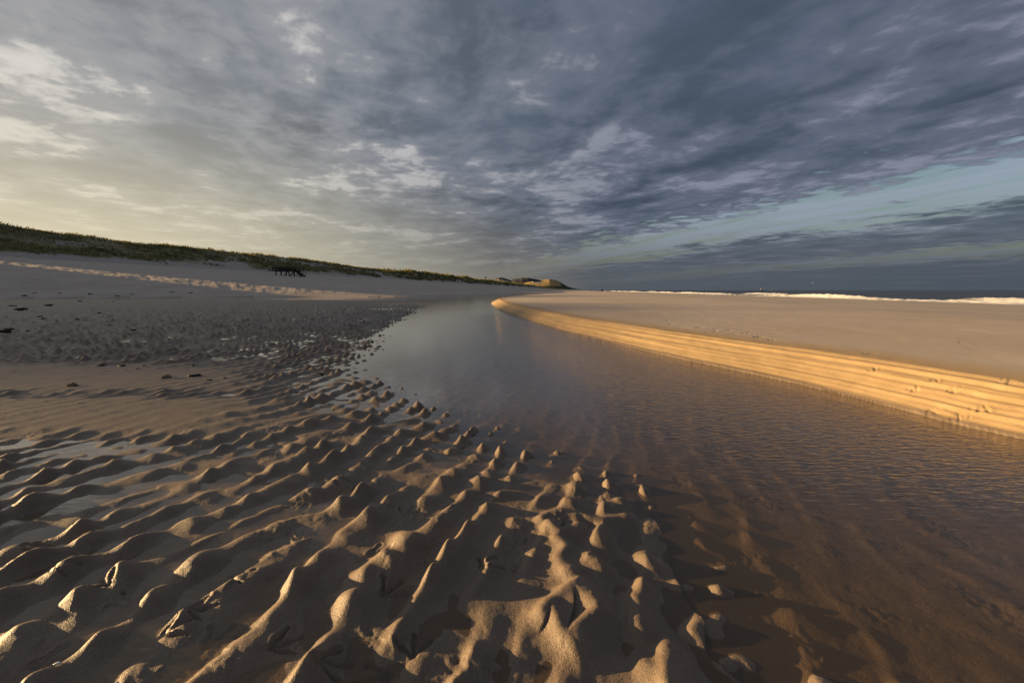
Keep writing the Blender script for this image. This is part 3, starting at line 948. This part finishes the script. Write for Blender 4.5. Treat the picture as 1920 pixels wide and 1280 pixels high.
# broken shells
def shell(size, seed):
    n, m_ = 12, 6
    a = np.linspace(-1.1, 1.1, n); r_ = np.linspace(.08, 1, m_)
    Aa, Rr = np.meshgrid(a, r_)
    x = Rr * np.sin(Aa); y = Rr * np.cos(Aa); zz = .42 * (1 - Rr ** 2) * np.cos(Aa * .9) + .025 * np.cos(Aa * 22) * Rr
    v = np.stack([x, y, zz], -1).reshape(-1, 3) * size / 2
    i = np.arange(n * m_).reshape(m_, n)
    f = np.stack([i[:-1, :-1], i[:-1, 1:], i[1:, 1:], i[1:, :-1]], -1).reshape(-1, 4)
    o = mesh_obj('shell_fragment', v, f, M_SHELL)
    md = o.modifiers.new('thickness', 'SOLIDIFY'); md.thickness = size * .05
    return o


for i, (px, py, w, lab, g) in enumerate([(107, 1250, 16, 'bluish white shell fragment pressed into a near sand ripple', None),
                                      (627, 766, 9, 'tiny pale shell beside the puddle at the end of the smooth sheet', None),
                                      (556, 735, 5, 'tiny pale shell chip on the smooth sheet', None)]):
    p = sight(px, py, .5, 20, 1500)
    o = shell(w * p.y / FPX, i); o.location = p + Vector((0, 0, .001)); o.rotation_euler = (.5, .3, i * 2.1 + .6)
    tag(o, lab, 'shell')

# ------------------------------------------------------------------ far things
M_WHITE = plain('white_paint', (.78, .78, .78), .5, .05, 1.0)
M_ROOF = plain('dark_thatch', (.045, .040, .035), .9, .25, 1.0)
M_GLASS = plain('window_glass', (.03, .035, .04), .1, .1, 1.0, .6)
M_HULL = plain('ship_hull', (.045, .050, .060), .5, .1, .05)
M_PALE = plain('ship_white', (.28, .29, .31), .5, .05, .05)


def dune_top(px, s):
    """a point on the dunes on the sight line of a photo column"""
    t = s / ((960 - px) / FPX * RT[0] - RT[1])
    x = (px - 960) / FPX * t; ss_, uu_ = su_of(x, t)
    return Vector((x, t, float(dune_h(np.array([ss_]), np.array([uu_]))[0][0])))


def house(name, loc, w, d, h, roof_h, label, wall, rz=0.0, wins=3):
    r = empty(name, loc, rz); tag(r, label, 'house')
    MB().box(-w / 2, w / 2, -d / 2, d / 2, -1.0, h).build('wall', wall, r)
    m_ = MB(); e = .35
    vv = [(-w / 2 - e, -d / 2 - e, h), (w / 2 + e, -d / 2 - e, h), (w / 2 + e, d / 2 + e, h), (-w / 2 - e, d / 2 + e, h), (-w / 2 * .8, 0, h + roof_h), (w / 2 * .8, 0, h + roof_h)]
    me = bpy.data.meshes.new('roof'); me.from_pydata(vv, [], [(0, 1, 5, 4), (2, 3, 4, 5), (1, 2, 5), (3, 0, 4), (0, 3, 2, 1)]); me.update(); me.materials.append(M_ROOF)
    ro = bpy.data.objects.new('roof', me); COL.objects.link(ro); ro.parent = r
    MB().box(w * .18, w * .18 + w * .06, -.3, .3, h + roof_h * .6, h + roof_h * 1.25).build('chimney', wall, ro)
    for i in range(wins):
        cx = -w / 2 + w * (i + .5) / wins
        wn = MB().box(cx - w * .09, cx + w * .09, -d / 2 - .06, -d / 2 - .02, h * .35, h * .8).build('window', M_WHITE, r)
        MB().box(cx - w * .075, cx + w * .075, -d / 2 - .09, -d / 2 - .062, h * .39, h * .76).build('pane', M_GLASS, wn)
    return r


hp = dune_top(948, 93)
kk = hp.y / FPX
house('beach_hut', hp + Vector((0, 0, -.3)), 8.5 * kk, 4.0, 2.3 * kk, 1.6 * kk, 'low dark hut at the dune foot beside an added white box', M_WOOD2)
kp = dune_top(943.5, 95)  # added white box, stands in for a bright spot of light
house('glint_box', Vector((kp.x, kp.y, kp.z + .4)), 2.6 * kk, 2.0, 2.2 * kk, .8 * kk, 'tiny white box standing in for a bright glint above a dark hut', M_WHITE, wins=1)
p = px_point(1007, 529.6, HD + 2)
house('thatched_house', Vector((p.x, HD - 6, p.z)), 17 * HD / FPX, 9, 1.6 * HD / FPX, 2.4 * HD / FPX, 'dark roofed long house with white wall on the golden headland', M_WHITE, wins=5)

# beacon on the dunes
bp_ = dune_top(911, 108); kb = bp_.y / FPX
bz = (544 - 523.5) / FPX * bp_.y + CAM_H
bc = empty('beacon', (bp_.x, bp_.y, bp_.z)); tag(bc, 'small pointed timber beacon standing on the dune crest', 'beacon')
ht = max((544 - 518.2) / FPX * bp_.y + CAM_H - bp_.z, 2.5)
for sx_, sy_ in ((-1, -1), (1, -1), (1, 1), (-1, 1)):
    MB().bar((sx_ * 1.0, sy_ * 1.0, -.4), (sx_ * .35, sy_ * .35, ht * .8), .22).build('leg', M_WOOD, bc)
MB().box(-.75, .75, -.5, .5, ht * .55, ht * .85).build('day_board', M_WOOD2, bc)
MB().bar((0, 0, ht * .8), (0, 0, ht), .2).build('mast', M_WOOD, bc)

# stumps of an old timber groyne at the far end of the bar
for (px, n_, sc, lab) in ((1129, 7, 1.0, 'black clump of groyne piles alone on the far sandbar'), (1108, 4, .45, 'low row of groyne stumps short of the headland')):
    g0 = px_point(px, 543.6, 330); g0.z = ground_z(g0.x, g0.y)
    gr = empty('groyne_stump', g0); tag(gr, lab, 'groyne', 'groyne stumps')
    for i in range(n_):
        fx = (i - (n_ - 1) / 2) * .22
        MB().bar((fx, .15 * math.sin(i * 5), -.5), (fx + .03 * math.sin(i * 3), .15 * math.sin(i * 5), sc * (1.45 - .9 * abs(fx) ** 1.5)), .21).build('pile', M_WOOD, gr)

# ships on the horizon
def ship(px, t, L, hh_, label):
    p = px_point(px, 544, t)
    r = empty('ship', (p.x, p.y, SEA_Z)); tag(r, label, 'ship')
    m_ = MB(); m_.hexa([(-L * .46, -4, -1), (L * .44, -4, -1), (L * .44, 4, -1), (-L * .46, 4, -1), (-L / 2, -5, hh_ * .22), (L / 2, -5, hh_ * .26), (L / 2, 5, hh_ * .26), (-L / 2, 5, hh_ * .22)])
    m_.build('hull', M_HULL, r)
    b_ = MB().box(-L * .36, -L * .12, -4, 4, hh_ * .2, hh_ * .78).build('bridge', M_PALE, r)
    MB().box(-L * .27, -L * .2, -.8, .8, hh_ * .78, hh_ * 1.1).build('mast', M_PALE, b_)
    MB().box(L * .28, L * .36, -2, 2, hh_ * .2, hh_ * .8).build('crane', M_PALE, r)


ship(1428.5, 6000, 46, 28, 'pale distant ship with two uprights on the horizon')
ship(1447, 8000, 18, 9, 'tiny distant boat showing as a speck on the horizon')

# a gull over the sea
gp = px_point(1523.5, 530, 260)
gl_ = empty('gull', gp, .5); tag(gl_, 'white gull in flight above the sea horizon', 'bird')
bd = blob('body', .42, .32, 77, M_WHITE, .05, 12, 8); bd.parent = gl_; bd.scale = (1.0, .55, 1.0)
for sg in (-1, 1):
    vv = [(.07, 0, .02), (-.09, 0, .02), (-.07, sg * .30, .13), (.08, sg * .30, .14), (-.06, sg * .68, .06), (-.12, sg * .66, .05)]
    me = bpy.data.meshes.new('wing'); me.from_pydata(vv, [], [(0, 1, 2, 3), (3, 2, 5, 4)]); me.update(); me.materials.append(M_WHITE)
    o = bpy.data.objects.new('wing', me); COL.objects.link(o); o.parent = gl_
    md = o.modifiers.new('thickness', 'SOLIDIFY'); md.thickness = .02
me = bpy.data.meshes.new('tail'); me.from_pydata([(-.17, -.03, 0), (-.17, .03, 0), (-.32, .07, .01), (-.32, -.07, .01)], [], [(0, 1, 2, 3)]); me.update(); me.materials.append(M_WHITE)
o = bpy.data.objects.new('tail', me); COL.objects.link(o); o.parent = gl_
md = o.modifiers.new('thickness', 'SOLIDIFY'); md.thickness = .015
print('tris ground', len(quads) * 2, 'water', len(q) * 2, 'sea', len(sq) * 2, 'dune', len(dq) * 2, 'grass', len(gv) // 2)
